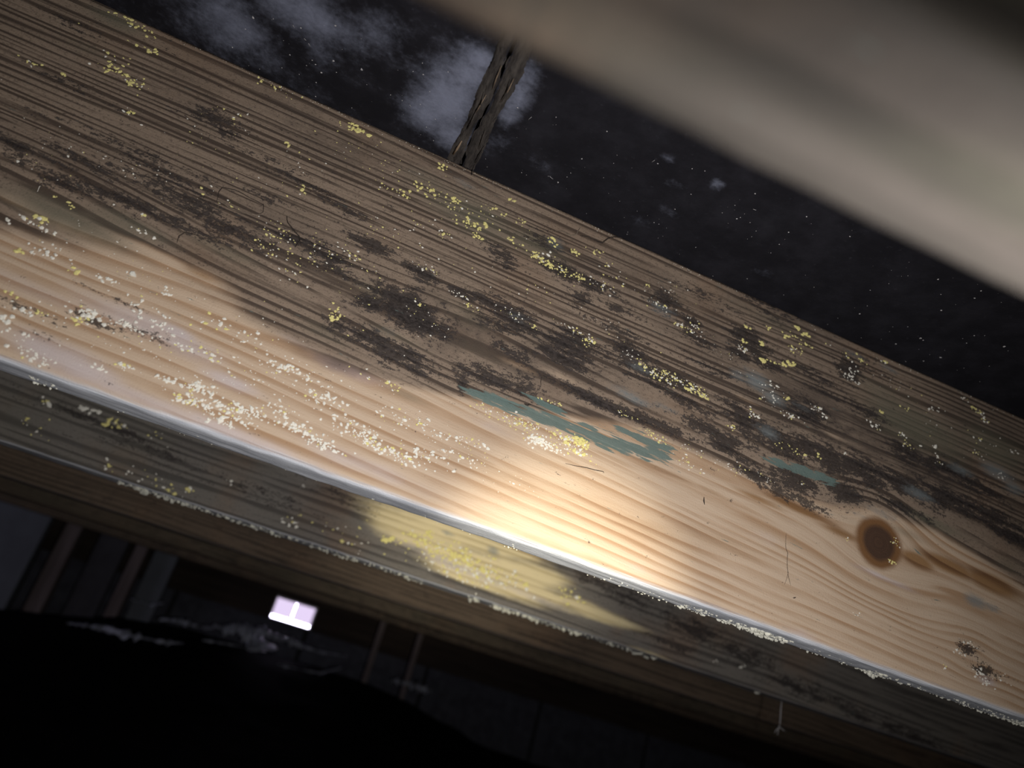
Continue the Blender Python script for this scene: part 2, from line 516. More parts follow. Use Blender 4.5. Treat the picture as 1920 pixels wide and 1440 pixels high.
def joist(name, yf, thick, zb, zt, xs, nrow, mat, masks, seed, dome=0.0035, label='', group=None, crook=None, under=1.0):
    """one sawn board on edge: profile swept along X, lower arrises eased"""
    r = dome
    prof = []
    for t in np.linspace(0, 1, nrow):
        prof.append((0.0, zt + (zb + r - zt) * t, 0.0))
    for a in np.linspace(0, math.pi / 2, 6)[1:]:
        prof.append((r - r * math.cos(a), zb + r - r * math.sin(a), a / (math.pi / 2) * 0.9 + 0.1))
    for t in np.linspace(0, 1, 6)[1:]:
        prof.append((r + (thick - 2 * r) * t, zb, 1.0))
    for a in np.linspace(0, math.pi / 2, 5)[1:]:
        prof.append((thick - r + r * math.sin(a), zb + r - r * math.cos(a), 1 - a / (math.pi / 2)))
    prof.append((thick, (zb + zt) / 2, 0.0))
    prof.append((thick, zt, 0.0))
    P = np.array(prof)
    npf, nx = len(P), len(xs)
    X = np.repeat(np.asarray(xs)[:, None], npf, 1)
    Yy = np.repeat(P[None, :, 0], nx, 0) + yf
    Z = np.repeat(P[None, :, 1], nx, 0)
    low = smooth(zb + 0.03 - Z, 0, 0.03)
    Yy = Yy + 0.0006 * wob(X, Z, 30, seed)
    Z = Z + low * 0.0007 * wob(X, Yy, 45, seed + 1) + low * 0.0004 * wob(X, Yy, 160, seed + 2)
    if crook is not None:
        Z = Z + low * np.interp(X, crook[0], crook[1])
    V = np.stack([X, Yy, Z], -1).reshape(-1, 3)
    F = []
    for i in range(nx - 1):
        for j in range(npf):
            j2 = (j + 1) % npf
            F.append((i * npf + j, i * npf + j2, (i + 1) * npf + j2, (i + 1) * npf + j))
    F.append(tuple(range(npf))[::-1])
    F.append(tuple((nx - 1) * npf + j for j in range(npf)))
    o = mesh_obj(name, V, F, mat, loc=(float(np.mean(xs)), yf, zb))
    U, Vv = V[:, 0], V[:, 2] - (V[:, 1] - yf) * 0.6
    A = masks(U, Vv)
    for k in ('grain', 'orange', 'pale', 'brown', 'olive', 'dark', 'teal', 'haze', 'knot', 'underdark', 'stain'):
        attr(o, k, A.get(k, np.full(len(U), 5.0) if k == 'knot' else np.zeros(len(U))))
    attr(o, 'under', np.tile(P[:, 2], nx) * under)
    tag(o, label, 'joist', group)
    return o


DARK = [(757, 577, 60, 30), (740, 557, 45, 18), (697, 567, 25, 14), (790, 600, 50, 22), (733, 657, 60, 18), (763, 670, 40, 12), (683, 633, 25, 12),
        (773, 690, 22, 10, .8), (920, 570, 40, 12), (960, 590, 45, 20), (940, 613, 40, 12, .8), (870, 553, 28, 8), (973, 607, 40, 12), (1067, 653, 50, 22),
        (1053, 673, 40, 12), (1083, 633, 40, 10), (957, 663, 35, 16, .8), (1180, 667, 40, 22), (1223, 700, 60, 20), (1273, 715, 40, 16), (873, 693, 22, 18, .8),
        (867, 723, 9, 20, .9), (927, 710, 45, 14, .9), (973, 723, 40, 15, .8), (1087, 563, 18, 14), (697, 460, 40, 11), (800, 517, 20, 14), (773, 503, 22, 9),
        (940, 477, 25, 10), (953, 495, 14, 12, .8), (1023, 453, 32, 18, .75), (1057, 510, 42, 15), (1107, 533, 42, 14, .9), (1250, 567, 40, 20, .8), (1160, 580, 40, 10, .7),
        (1107, 745, 90, 9), (1160, 767, 70, 9), (1207, 783, 60, 9), (1250, 800, 50, 8), (1407, 640, 42, 24), (1387, 660, 25, 16), (1440, 683, 42, 10), (1590, 693, 28, 26),
        (1513, 770, 50, 18), (1397, 783, 50, 20), (1470, 833, 80, 22), (1347, 813, 70, 13), (1547, 857, 90, 24), (1613, 880, 80, 24), (1690, 907, 80, 20), (1780, 935, 70, 18),
        (1360, 843, 32, 8), (1393, 863, 32, 7), (1423, 897, 40, 10), (1497, 903, 52, 18), (1467, 925, 40, 10), (1520, 947, 40, 10), (1580, 923, 52, 18), (1713, 857, 60, 18, .9),
        (1780, 880, 60, 16, .9), (1840, 915, 60, 14, .9), (1850, 965, 80, 18), (1900, 1005, 50, 14), (1690, 950, 60, 10, .8), (1310, 640, 40, 10, .8), (1295, 608, 22, 16),
        (1160, 620, 50, 9, .7), (1350, 700, 60, 9, .7), (1300, 760, 60, 10, .85), (1520, 700, 60, 12, .7), (1620, 770, 60, 12, .7), (1560, 740, 60, 12, .6),
        (640, 610, 30, 10, .7), (600, 470, 60, 14, .8), (560, 455, 50, 10, .7), (620, 500, 50, 9, .7), (1640, 690, 40, 20, .55), (1130, 545, 50, 12, .6),
        (100, 330, 90, 14, .75), (60, 285, 80, 8, .6), (250, 385, 80, 12, .7), (330, 365, 100, 14, .75), (420, 420, 70, 18, .75), (360, 430, 60, 14, .65), (480, 455, 60, 12, .6),
        (300, 320, 80, 8, .6), (400, 225, 40, 22, .65), (420, 250, 20, 10, .7), (150, 55, 30, 12, .55), (150, 170, 70, 7, .5), (180, 255, 90, 6, .5), (270, 290, 100, 8, .6),
        (170, 310, 60, 10, .65), (500, 300, 80, 8, .55), (560, 340, 70, 8, .6), (640, 390, 60, 8, .6), (480, 360, 50, 7, .6), (170, 600, 50, 7, .75), (60, 585, 40, 6, .7), (260, 620, 60, 7, .7),
        (210, 560, 40, 6, .6), (100, 640, 50, 5, .5), (1815, 1218, 26, 13, .8), (1845, 1255, 36, 12, .85), (1440, 580, 60, 16, .6), (1330, 560, 70, 14, .55)]
TEAL = [(890, 739, 26, 8), (915, 747, 35, 10), (955, 762, 45, 12), (1000, 778, 45, 12), (1040, 790, 45, 12), (1085, 808, 45, 12), (1125, 822, 45, 13), (1165, 835, 40, 14),
        (1205, 848, 40, 14), (1235, 852, 30, 12), (1215, 827, 45, 10), (1245, 838, 22, 10), (1170, 808, 25, 7, .9), (1020, 758, 32, 8), (1040, 768, 22, 6), (1470, 872, 40, 9),
        (1510, 884, 45, 10), (1545, 895, 30, 9), (1055, 795, 40, 10), (1105, 800, 20, 6)]
HAZE = [(1420, 715, 40, 22, .95), (1450, 745, 40, 20, .8), (1385, 705, 30, 16, .7), (1870, 885, 60, 20, .9), (1800, 880, 50, 12, .8), (1900, 915, 40, 18, .8), (1720, 925, 48, 14, .85),
        (1650, 962, 60, 10, .7), (1830, 1128, 36, 15, 1.0), (1860, 1140, 30, 10, .8), (735, 625, 50, 14, .5), (1180, 742, 60, 14, .75), (1250, 765, 50, 10, .6), (1440, 810, 40, 18, .7),
        (1400, 690, 30, 12, .5), (1240, 580, 45, 18, .6), (1200, 690, 40, 16, .6), (970, 595, 35, 14, .5), (1040, 455, 30, 18, .65), (1600, 665, 60, 14, .5), (1665, 690, 40, 12, .6),
        (1340, 600, 60, 12, .4), (870, 345, 40, 16, .5), (780, 320, 40, 16, .35), (1700, 905, 50, 10, .4), (1620, 970, 50, 8, .6), (1500, 760, 60, 14, .5)]
OLIVE = [(880, 400, 130, 50, .75), (1000, 460, 90, 40, .7), (800, 340, 70, 30, .6), (700, 545, 60, 30, .5), (880, 590, 90, 30, .5), (1720, 800, 160, 55, .9), (1860, 840, 110, 50, .9),
         (1640, 730, 110, 30, .6), (220, 40, 70, 22, .8), (170, 95, 70, 20, .5), (900, 660, 100, 30, .4), (120, 410, 150, 25, .75), (260, 430, 90, 20, .7), (60, 370, 60, 18, .6), (420, 470, 90, 18, .6),
         (600, 620, 60, 25, .5), (740, 630, 70, 18, .6), (760, 740, 60, 12, .6), (1750, 980, 110, 14, .8), (1700, 1000, 60, 12, .6), (1440, 600, 120, 30, .5), (1560, 960, 80, 10, .4), (1890, 1060, 50, 20, .6)]
PALE = [(250, 600, 110, 28, .9), (330, 640, 80, 25, .8), (90, 660, 110, 30, .8), (150, 690, 90, 22, .8), (330, 625, 40, 14, 1.), (440, 720, 60, 14, .8), (650, 690, 90, 16, .8), (560, 640, 50, 12, .7),
        (260, 745, 140, 16, .8), (450, 820, 150, 16, .8), (100, 560, 90, 20, .6), (700, 880, 150, 20, .6), (1500, 1190, 80, 14, .6), (1850, 1275, 30, 14, .9), (20, 520, 60, 16, .5), (920, 800, 70, 14, .5), (1440, 1010, 60, 20, .45),
        (1620, 1250, 120, 10, .5), (1180, 1060, 140, 14, .4), (1660, 1085, 90, 7, .8)]
ORANGE = [(1500, 955, 110, 9, .9), (1420, 935, 70, 8, .7), (1580, 1000, 70, 10, .8), (1780, 1062, 90, 18, 1.), (1860, 1095, 90, 22, 1.), (1720, 1050, 50, 16, 1.), (1250, 885, 100, 7, .7), (1150, 860, 80, 6, .6),
          (380, 515, 45, 12, .6), (1080, 740, 60, 8, .5), (900, 860, 60, 7, .5), (1330, 920, 60, 7, .6), (720, 510, 60, 9, .5), (1000, 920, 260, 40, .46), (1200, 990, 250, 50, .48), (1330, 1010, 200, 40, .42), (1040, 875, 120, 10, .4)]
BX = [-60, 0, 100, 200, 300, 430, 560, 640, 720, 860, 1000, 1200, 1300, 1440, 1560, 1640, 1760, 1920, 2000]
BY = [425, 432, 445, 470, 505, 570, 655, 690, 715, 745, 770, 805, 850, 915, 950, 955, 1000, 1100, 1150]
BU = np.array([face_uv(a, b) for a, b in zip(BX, BY)])
KU, KV = face_uv(1648, 1018)
STAIN = [(1560, 790, 200, 80, .9), (1750, 880, 200, 70, .9), (1350, 640, 160, 50, .6), (860, 620, 220, 60, .75), (720, 600, 120, 60, .6), (1060, 660, 160, 40, .6), (1500, 620, 150, 40, .8), (450, 400, 200, 50, .6), (650, 270, 220, 50, .55), (400, 200, 120, 60, .5), (1100, 500, 150, 40, .5), (1850, 800, 150, 60, .6), (180, 330, 200, 24, .5), (1880, 980, 120, 40, .8), (1250, 540, 150, 40, .5)]


def grain_main(U, V):
    vf = (V - ZJ) / JT
    g = V + 0.075 * U * (1 - smooth(vf, 0.35, 0.85)) + 0.003 * wob(U, V, 9, 5) + 0.0012 * wob(U, V, 30, 6)
    for (u, v, a, b, K) in ((KU, KV, 0.045, 0.034, 0.93), face_uv(1822, 1232) + (0.022, 0.016, 0.6), face_uv(60, 360) + (0.09, 0.03, 0.7), face_uv(900, 640) + (0.1, 0.03, 0.5)):
        dv = V - v + 0.06 * (U - u)
        g = g - dv * K * np.exp(-((U - u) / a) ** 2 - (dv / b) ** 2)
    # rings sag past the knot
    g = g + 0.0035 * np.exp(-((U - KU - 0.045) / 0.03) ** 2) * np.exp(-((V - KV + 0.035) / 0.04) ** 2)
    return g + 0.75 * np.maximum(0, V - (ZJ + 0.15))


def masks_main(U, V):
    bv = np.interp(U, BU[:, 0], BU[:, 1])
    soft = np.where(U < 0.0, 0.022, 0.013)
    br = smooth(V - bv, -soft, soft)
    br = np.maximum(br * 0.95, 0)
    # paler wood surviving inside the aged zone
    br = br - 0.45 * blobs(U, V, [(40, 300, 90, 16), (60, 390, 120, 14), (380, 515, 50, 14), (300, 480, 120, 12), (980, 690, 60, 10), (1050, 705, 90, 10), (1560, 815, 60, 7), (1400, 750, 60, 6)])
    kd = np.sqrt(((U - KU) / 0.023) ** 2 + ((V - KV) / 0.021) ** 2)
    return dict(grain=grain_main(U, V), brown=br, dark=0.95 * blobs(U, V, DARK, JD, 1.3), stain=blobs(U, V, STAIN), teal=blobs(U, V, TEAL), haze=blobs(U, V, HAZE), olive=blobs(U, V, OLIVE), pale=blobs(U, V, PALE), orange=blobs(U, V, ORANGE), knot=kd)


def xs_for(a, b, st):
    return np.concatenate([[X0, -1.6], np.arange(a, b, st), [1.4, 2.0, X1]])


main = joist('floor_joist', JD, 0.038, ZJ, ZT, xs_for(-0.45, 0.80, 0.0021), 128, M_MAIN, masks_main, 3, dome=0.0065,
             label='torch-lit pale pine joist with a round knot, teal smears and yellow mould flecks', group='floor joists')

Y2 = JD + S
D2 = [(1180, 1120, 60, 16, .8), (1300, 1180, 70, 20, .9), (1400, 1230, 80, 20, .8), (1500, 1290, 80, 18, .8), (1600, 1330, 80, 16, .7), (1130, 1090, 60, 10, .8), (1260, 1210, 60, 9, .8), (300, 850, 120, 16, .5), (500, 930, 90, 10, .6),
      (200, 800, 120, 9, .7), (640, 930, 60, 9, .7), (1700, 1380, 120, 20, .8), (1090, 1080, 30, 10, .8)]
H2 = [(150, 840, 120, 10, .35), (300, 890, 120, 10, .4), (450, 950, 60, 9, .35), (860, 1060, 60, 12, .5), (930, 1090, 60, 14, .5), (925, 1032, 14, 7, 1.), (840, 1000, 16, 6, .8), (1250, 1225, 60, 10, .3)]


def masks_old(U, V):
    torch_patch = blobs(U, V, [(870, 1010, 180, 34), (950, 1050, 120, 36), (790, 1000, 110, 30), (900, 1080, 130, 20), (1120, 1150, 120, 16, .8), (1000, 1110, 120, 14, .8), (1230, 1230, 80, 8, .5)], Y2)  # torch pool painted in: paler, yellower wood and growth where the beam lands
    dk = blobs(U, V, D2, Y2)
    return dict(grain=V + 0.02 * U + 0.004 * wob(U, V, 9, 15), brown=1.0 - np.minimum(torch_patch * 1.3, 1) * (0.74 + 0.35 * wob(U * 0.3, V, 160, 19)), dark=dk * 0.85, haze=blobs(U, V, H2, Y2),
                olive=0.28 * (1 - torch_patch) + 0.12 * smooth(-U, -0.1, 0.3), orange=0.62 * blobs(U, V, [(990, 1030, 90, 16)], Y2) + 0.7 * blobs(U, V, [(1130, 1135, 100, 6)], Y2),
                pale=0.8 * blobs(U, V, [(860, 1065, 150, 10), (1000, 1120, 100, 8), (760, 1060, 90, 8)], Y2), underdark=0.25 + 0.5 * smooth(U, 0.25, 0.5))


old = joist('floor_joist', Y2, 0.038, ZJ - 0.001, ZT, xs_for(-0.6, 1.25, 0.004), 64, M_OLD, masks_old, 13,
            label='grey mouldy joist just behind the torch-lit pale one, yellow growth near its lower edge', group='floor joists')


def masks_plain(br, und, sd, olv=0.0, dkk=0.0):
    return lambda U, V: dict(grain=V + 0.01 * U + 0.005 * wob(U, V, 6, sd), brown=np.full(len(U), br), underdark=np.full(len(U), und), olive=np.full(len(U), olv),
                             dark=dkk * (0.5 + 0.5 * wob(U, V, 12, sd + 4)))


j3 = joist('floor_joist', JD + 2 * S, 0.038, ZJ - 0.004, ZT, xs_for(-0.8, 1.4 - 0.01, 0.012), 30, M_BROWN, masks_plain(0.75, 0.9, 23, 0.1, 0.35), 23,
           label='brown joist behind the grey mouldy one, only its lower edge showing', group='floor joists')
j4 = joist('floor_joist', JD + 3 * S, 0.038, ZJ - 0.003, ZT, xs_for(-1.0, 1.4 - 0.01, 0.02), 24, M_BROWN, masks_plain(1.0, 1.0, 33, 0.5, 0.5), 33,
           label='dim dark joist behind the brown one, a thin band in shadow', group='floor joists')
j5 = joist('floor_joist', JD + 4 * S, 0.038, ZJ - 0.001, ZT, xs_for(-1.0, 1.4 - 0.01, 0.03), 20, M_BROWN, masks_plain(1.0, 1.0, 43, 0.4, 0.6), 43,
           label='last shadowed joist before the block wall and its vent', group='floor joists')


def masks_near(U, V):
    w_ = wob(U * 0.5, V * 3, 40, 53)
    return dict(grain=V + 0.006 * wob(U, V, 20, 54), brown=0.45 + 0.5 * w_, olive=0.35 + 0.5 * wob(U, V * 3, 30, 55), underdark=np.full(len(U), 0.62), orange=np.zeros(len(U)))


near = joist('floor_joist', 0.1017 - 0.040, 0.040, ZJ, ZT, xs_for(-0.4, 0.5, 0.006), 60, M_NEAR, masks_near, 53, dome=0.004, under=0.0,
             label='soft blurred grey-brown joist hanging across the top corner, close beside the black subfloor', group='floor joists')

# ------------------------------------------------------------------ mould flecks on the lit joist
DISCS = []


def fleck_mesh(r, k=7, hgt=0.55, seed=0):
    """ragged little crust: irregular rim, raised shoulder, top; local axes: x along, z up the face, -y outwards"""
    q = np.random.default_rng(seed)
    ang = np.linspace(0, 2 * math.pi, k, endpoint=False) + q.uniform(-0.3, 0.3, k)
    rr = q.uniform(0.55, 1.15, k)
    V = [(math.cos(a) * s_, 0.06, math.sin(a) * s_) for a, s_ in zip(ang, rr)]
    V += [(math.cos(a) * s_ * 0.72, -hgt * q.uniform(0.5, 0.9), math.sin(a) * s_ * 0.72) for a, s_ in zip(ang, rr)]
    V.append((q.uniform(-.2, .2), -hgt, q.uniform(-.2, .2)))
    F = []
    for i in range(k):
        j = (i + 1) % k
        F += [(i, k + i, k + j, j), (k + i, 2 * k, k + j)]
    return np.array(V) * r, F


PROTO = [fleck_mesh(1.0, 6 + i % 3, 0.45 + 0.07 * (i % 4), 100 + i) for i in range(10)]

# centre px, half-size along / across px, count, mean size px, share of yellow
CL = [(250, 42, 36, 8, 26, 7, .95), (212, 132, 28, 10, 22, 8, .95), (222, 112, 30, 12, 16, 6, .8), (275, 92, 26, 6, 12, 7, .95), (200, 60, 40, 14, 14, 4, .6), (58, 117, 16, 4, 9, 5, .8), (120, 140, 8, 4, 3, 6, 1),
      (245, 155, 12, 8, 10, 7, .9), (268, 165, 10, 12, 9, 5, .8), (165, 180, 14, 6, 8, 5, .5), (245, 210, 10, 5, 7, 6, .9), (330, 60, 30, 8, 10, 4, .7), (270, 60, 24, 5, 9, 7, .7),
      (515, 165, 35, 8, 18, 4, .8), (560, 175, 20, 6, 10, 4, .7), (670, 241, 20, 5, 18, 8, 1), (650, 235, 16, 5, 10, 6, 1), (538, 270, 12, 6, 5, 6, 1), (440, 215, 30, 12, 8, 4, .5), (565, 355, 12, 10, 8, 6, 1), (560, 300, 30, 20, 12, 3, .5),
      (75, 411, 14, 5, 14, 8, .85), (62, 420, 24, 4, 12, 7, .1), (12, 412, 6, 4, 5, 8, 0), (33, 471, 6, 3, 5, 8, 1), (102, 369, 6, 3, 4, 6, 1), (133, 387, 8, 6, 7, 6, 1), (264, 403, 6, 3, 4, 6, .9), (270, 435, 22, 4, 9, 5, .1),
      (140, 287, 40, 16, 9, 4, .2), (240, 312, 50, 20, 12, 4, .1), (95, 330, 60, 30, 10, 4, .2),
      (830, 312, 12, 6, 9, 8, 1), (795, 352, 18, 6, 14, 7, 1), (760, 365, 14, 8, 10, 5, 1), (845, 370, 16, 6, 14, 7, 1), (735, 355, 30, 14, 16, 4, .8), (860, 390, 70, 30, 60, 4, .9), (880, 420, 30, 12, 18, 8, 1), (908, 421, 6, 4, 4, 11, 1),
      (957, 376, 5, 4, 3, 12, 1), (925, 395, 25, 10, 12, 6, 1), (955, 450, 16, 8, 10, 6, 1), (975, 420, 20, 14, 14, 5, .9), (898, 445, 14, 6, 10, 6, 1), (840, 440, 14, 5, 10, 5, .4), (790, 430, 60, 30, 22, 3, .6),
      (1015, 482, 18, 10, 26, 6, .9), (1000, 478, 10, 6, 10, 6, .8), (1030, 497, 14, 8, 16, 7, .9), (1040, 455, 10, 8, 8, 7, 1), (1078, 473, 8, 5, 8, 8, 1), (1110, 470, 12, 8, 6, 5, 1), (1088, 520, 16, 5, 18, 6, .95), (1060, 512, 34, 10, 36, 4, .8),
      (1130, 535, 30, 12, 24, 3.5, .5), (1220, 538, 10, 6, 5, 7, 1), (1135, 500, 24, 16, 12, 5, .9), (1180, 530, 30, 16, 20, 3.5, .5), (1235, 572, 26, 10, 26, 5, .2), (1260, 545, 40, 16, 18, 3, .3), (1275, 610, 12, 5, 9, 5, .4),
      (1300, 615, 18, 14, 26, 5, .15), (800, 505, 16, 10, 20, 3.5, .4), (790, 570, 12, 5, 8, 5, .9), (790, 600, 40, 18, 30, 3, .4), (865, 555, 26, 6, 14, 4, .1), (960, 590, 26, 10, 34, 3.5, .2), (880, 575, 20, 6, 12, 4, .9), (1000, 612, 12, 5, 8, 5, 1),
      (1060, 610, 20, 5, 12, 4, .3), (1105, 640, 12, 8, 16, 6, .8), (1085, 625, 20, 8, 12, 4, .5), (1180, 665, 16, 10, 18, 4, 0), (1205, 683, 14, 8, 24, 6, .7), (1225, 700, 24, 8, 40, 5, .6), (1260, 708, 26, 10, 44, 5, .7), (1300, 728, 22, 8, 30, 5, .7),
      (1400, 614, 9, 3, 6, 9, 1), (1442, 615, 6, 3, 4, 7, 1), (1472, 630, 8, 5, 7, 9, 1), (1497, 616, 7, 5, 8, 10, 1), (1512, 628, 10, 4, 8, 9, 1), (1500, 640, 30, 8, 18, 5, 1), (1427, 643, 8, 5, 7, 9, 1), (1395, 640, 6, 4, 5, 8, .9), (1395, 655, 14, 6, 22, 5, .1),
      (1430, 676, 8, 3, 7, 9, 1), (1450, 680, 10, 2, 6, 6, 1), (1483, 680, 8, 5, 8, 10, 1), (1468, 682, 8, 5, 7, 6, 1), (1490, 655, 20, 8, 18, 5, .9), (1555, 648, 16, 8, 16, 5, .3), (1585, 665, 12, 8, 14, 5, .7), (1592, 700, 14, 16, 26, 5, 0), (1600, 715, 16, 5, 10, 5, 0),
      (1615, 675, 10, 5, 7, 7, 1), (1650, 675, 16, 6, 10, 5, .6), (1440, 740, 24, 14, 18, 4, .1), (1475, 747, 6, 3, 3, 7, 1), (1450, 725, 16, 8, 10, 4, 0), (1412, 775, 10, 10, 14, 5, .1), (1480, 780, 22, 5, 20, 5, .1), (1530, 765, 20, 6, 14, 5, .1), (1545, 780, 8, 4, 5, 6, .1),
      (1372, 800, 10, 5, 9, 6, .8), (1310, 735, 22, 6, 26, 5, .7), (1320, 745, 12, 3, 12, 5, .8), (1655, 773, 8, 3, 5, 7, 1), (1695, 765, 10, 4, 6, 6, .8), (1750, 770, 12, 7, 9, 6, 0), (1640, 800, 20, 10, 14, 5, .3), (1690, 815, 14, 6, 12, 5, .1), (1705, 835, 22, 8, 16, 5, .5),
      (1750, 838, 6, 3, 3, 8, 0), (1755, 853, 4, 3, 3, 7, 0), (1825, 765, 8, 4, 8, 7, .9), (1838, 775, 12, 5, 16, 6, .6), (1850, 790, 10, 4, 8, 6, .7), (1805, 745, 14, 4, 8, 5, .4), (1830, 822, 14, 6, 7, 5, .7), (1830, 852, 10, 4, 6, 5, .9), (1880, 895, 22, 8, 22, 4, 0),
      (1760, 865, 10, 5, 10, 4, .1), (1470, 838, 16, 8, 12, 4, .8), (1500, 850, 14, 6, 8, 4, .7), (1535, 855, 5, 3, 3, 6, .9), (1585, 851, 3, 2, 2, 7, 0), (1900, 845, 12, 4, 5, 5, 0), (1505, 905, 10, 4, 5, 4, .2), (1440, 900, 20, 8, 14, 3, .3),
      (500, 430, 40, 16, 24, 4, .4), (510, 470, 30, 14, 26, 5, .6), (520, 440, 40, 22, 20, 4, .5), (600, 490, 40, 20, 30, 4, .8), (640, 470, 40, 18, 22, 4, .4), (560, 520, 50, 20, 24, 4, .3), (628, 585, 10, 14, 22, 6, .9), (628, 602, 8, 3, 8, 7, 1),
      (440, 390, 40, 12, 14, 4, .8), (680, 500, 60, 20, 26, 3.5, .7), (720, 430, 90, 30, 30, 3, .6), (660, 540, 40, 20, 20, 3.5, .6),
      (245, 515, 4, 4, 2, 10, 0), (140, 508, 8, 4, 4, 7, 1), (190, 520, 20, 6, 9, 6, 0), (215, 530, 16, 5, 8, 6, 0), (80, 475, 30, 8, 14, 6, 0), (100, 465, 20, 6, 8, 5, 0), (20, 550, 8, 3, 4, 8, 1), (310, 550, 8, 10, 9, 6, 0), (280, 580, 50, 12, 18, 6, 0),
      (160, 590, 26, 7, 34, 6, .05), (170, 587, 8, 6, 10, 9, 0), (45, 583, 14, 4, 12, 7, 0), (75, 588, 8, 3, 5, 7, 1), (10, 595, 14, 6, 10, 8, 0), (145, 602, 10, 4, 7, 7, .9), (240, 610, 36, 6, 36, 5, 0), (300, 610, 26, 10, 20, 6, 0), (30, 625, 30, 8, 14, 6, 0),
      (410, 610, 30, 14, 26, 6, .1), (390, 660, 24, 8, 26, 6, .4), (395, 675, 10, 5, 5, 10, .1), (350, 655, 16, 6, 18, 6, .2), (520, 685, 16, 5, 18, 6, .1), (545, 690, 12, 6, 12, 6, .1), (480, 640, 50, 20, 24, 5, .1), (560, 700, 50, 16, 26, 5, .1),
      (232, 684, 10, 4, 14, 7, .5), (185, 690, 16, 5, 16, 6, 0), (85, 678, 16, 6, 16, 6, 0), (50, 660, 20, 8, 16, 6, .1), (310, 712, 12, 5, 16, 7, 0), (370, 730, 30, 10, 60, 7, .08), (345, 750, 20, 6, 30, 7, .35), (370, 755, 26, 8, 30, 6, .1), (440, 765, 22, 8, 36, 7, .1),
      (390, 770, 30, 8, 30, 6, .05), (480, 775, 24, 8, 36, 7, .1), (440, 785, 30, 6, 26, 6, .1), (425, 795, 14, 5, 14, 7, 0), (530, 770, 26, 8, 30, 6, .1), (590, 745, 20, 8, 22, 6, .1), (620, 750, 24, 12, 26, 6, .1), (560, 800, 40, 8, 50, 6, .05), (600, 830, 40, 8, 46, 6, .05),
      (660, 800, 40, 14, 50, 6, .05), (700, 830, 40, 10, 60, 5, .1), (740, 850, 50, 8, 60, 5, .15), (800, 855, 40, 10, 44, 5, .1), (880, 830, 30, 10, 34, 5, .2), (860, 855, 24, 6, 20, 5, .1), (800, 800, 50, 16, 34, 4, .1), (735, 780, 30, 12, 20, 5, .2),
      (735, 722, 14, 5, 18, 5, .6), (700, 715, 40, 10, 18, 4, .3), (1005, 825, 18, 8, 60, 6, .1), (1030, 835, 24, 7, 60, 5, .2), (1065, 825, 24, 9, 60, 5, .7), (1092, 832, 12, 7, 40, 7, .9), (1075, 845, 30, 7, 50, 5, .6), (960, 790, 50, 10, 70, 3.5, .6),
      (1000, 800, 40, 10, 50, 3.5, .5), (900, 765, 30, 10, 20, 3.5, .6), (1220, 812, 26, 7, 30, 4, .9), (1240, 828, 14, 4, 14, 4, .9), (1170, 775, 20, 5, 14, 4, .8), (1030, 750, 20, 5, 14, 4, .9), (1290, 870, 30, 12, 22, 3.5, .3), (1380, 880, 30, 12, 20, 3.5, .3),
      (1300, 845, 40, 10, 20, 3, .4), (1680, 1020, 9, 8, 12, 4.5, .6), (1670, 1052, 12, 3, 9, 4.5, .8), (1590, 1010, 10, 6, 5, 4, .8), (1820, 1210, 18, 5, 16, 4, 0), (1835, 1260, 10, 9, 20, 5, .1), (1850, 1280, 14, 8, 18, 5, 0), (1800, 1225, 10, 5, 9, 5, 0), (1770, 1250, 10, 5, 5, 5, .1),
      (1600, 1145, 20, 10, 7, 4, .4), (1880, 1280, 30, 16, 8, 4, 0), (700, 640, 60, 14, 22, 3, .6), (1000, 550, 90, 30, 30, 2.6, .5), (1150, 610, 80, 26, 30, 2.6, .4), (1350, 660, 80, 30, 34, 2.6, .4), (1700, 740, 90, 30, 34, 2.6, .3), (450, 300, 150, 60, 50, 2.6, .6),
      (700, 300, 100, 40, 40, 2.6, .8), (200, 280, 160, 60, 40, 2.6, .3), (300, 520, 200, 40, 60, 3, .2), (600, 720, 180, 40, 90, 3.4, .1), (300, 680, 200, 40, 90, 3.4, .1), (450, 700, 160, 50, 80, 3.8, .1), (900, 880, 120, 20, 40, 3, .1), (1800, 820, 90, 50, 40, 2.8, .2)]
K = 1.0 / 2480.0
specks = []
for (px, py, a, b, cnt, sz, ye) in CL:
    u, v = face_uv(px, py)
    for i in range(cnt):
        du, dv = rng.normal(0, 0.62, 2)
        s_ = sz * float(np.clip(rng.lognormal(-0.15, 0.42), 0.35, 1.7)) * 0.40 * K
        uu, vv = u + du * a * K, v + dv * b * K - 0.06 * du * a * K
        if ZJ + 0.003 < vv < ZT - 0.002:
            specks.append((uu, vv, s_, rng.random() < ye))
for i in range(240):
    uu = rng.uniform(-0.25, 0.6)
    specks.append((uu, ZT - 0.001 - abs(rng.normal(0, 0.0012)), rng.uniform(0.8, 1.9) * 0.5 * K, False))
specks.sort(key=lambda t: -t[2])


def ring_axes(s_, st, rot):
    c_, d_ = math.cos(rot), math.sin(rot)
    return np.array([[c_ * st, 0, -d_], [0, 0.8, 0], [d_ * st * 1.0, 0, c_]]) * s_


PM = {}
for col, mt in (('y', M_YEL), ('w', M_WHT)):
    for i, (pv, pf) in enumerate(PROTO):
        me = bpy.data.meshes.new('mould_fleck')
        me.from_pydata(pv.tolist(), [], pf)
        me.materials.append(mt)
        PM[col, i] = me
NBIG = 280
for i, (u, v, s_, ye) in enumerate(specks[:NBIG]):
    o = bpy.data.objects.new('mould_fleck', PM['y' if ye else 'w', i % 10])
    COL.objects.link(o)
    o.parent = main
    o.location = Vector((u, JD, v)) - main.location
    o.rotation_euler = (0, rng.uniform(0, 6.28), 0)
    o.scale = (s_ * rng.uniform(0.9, 1.5), s_ * 0.8, s_ * rng.uniform(0.7, 1.0))


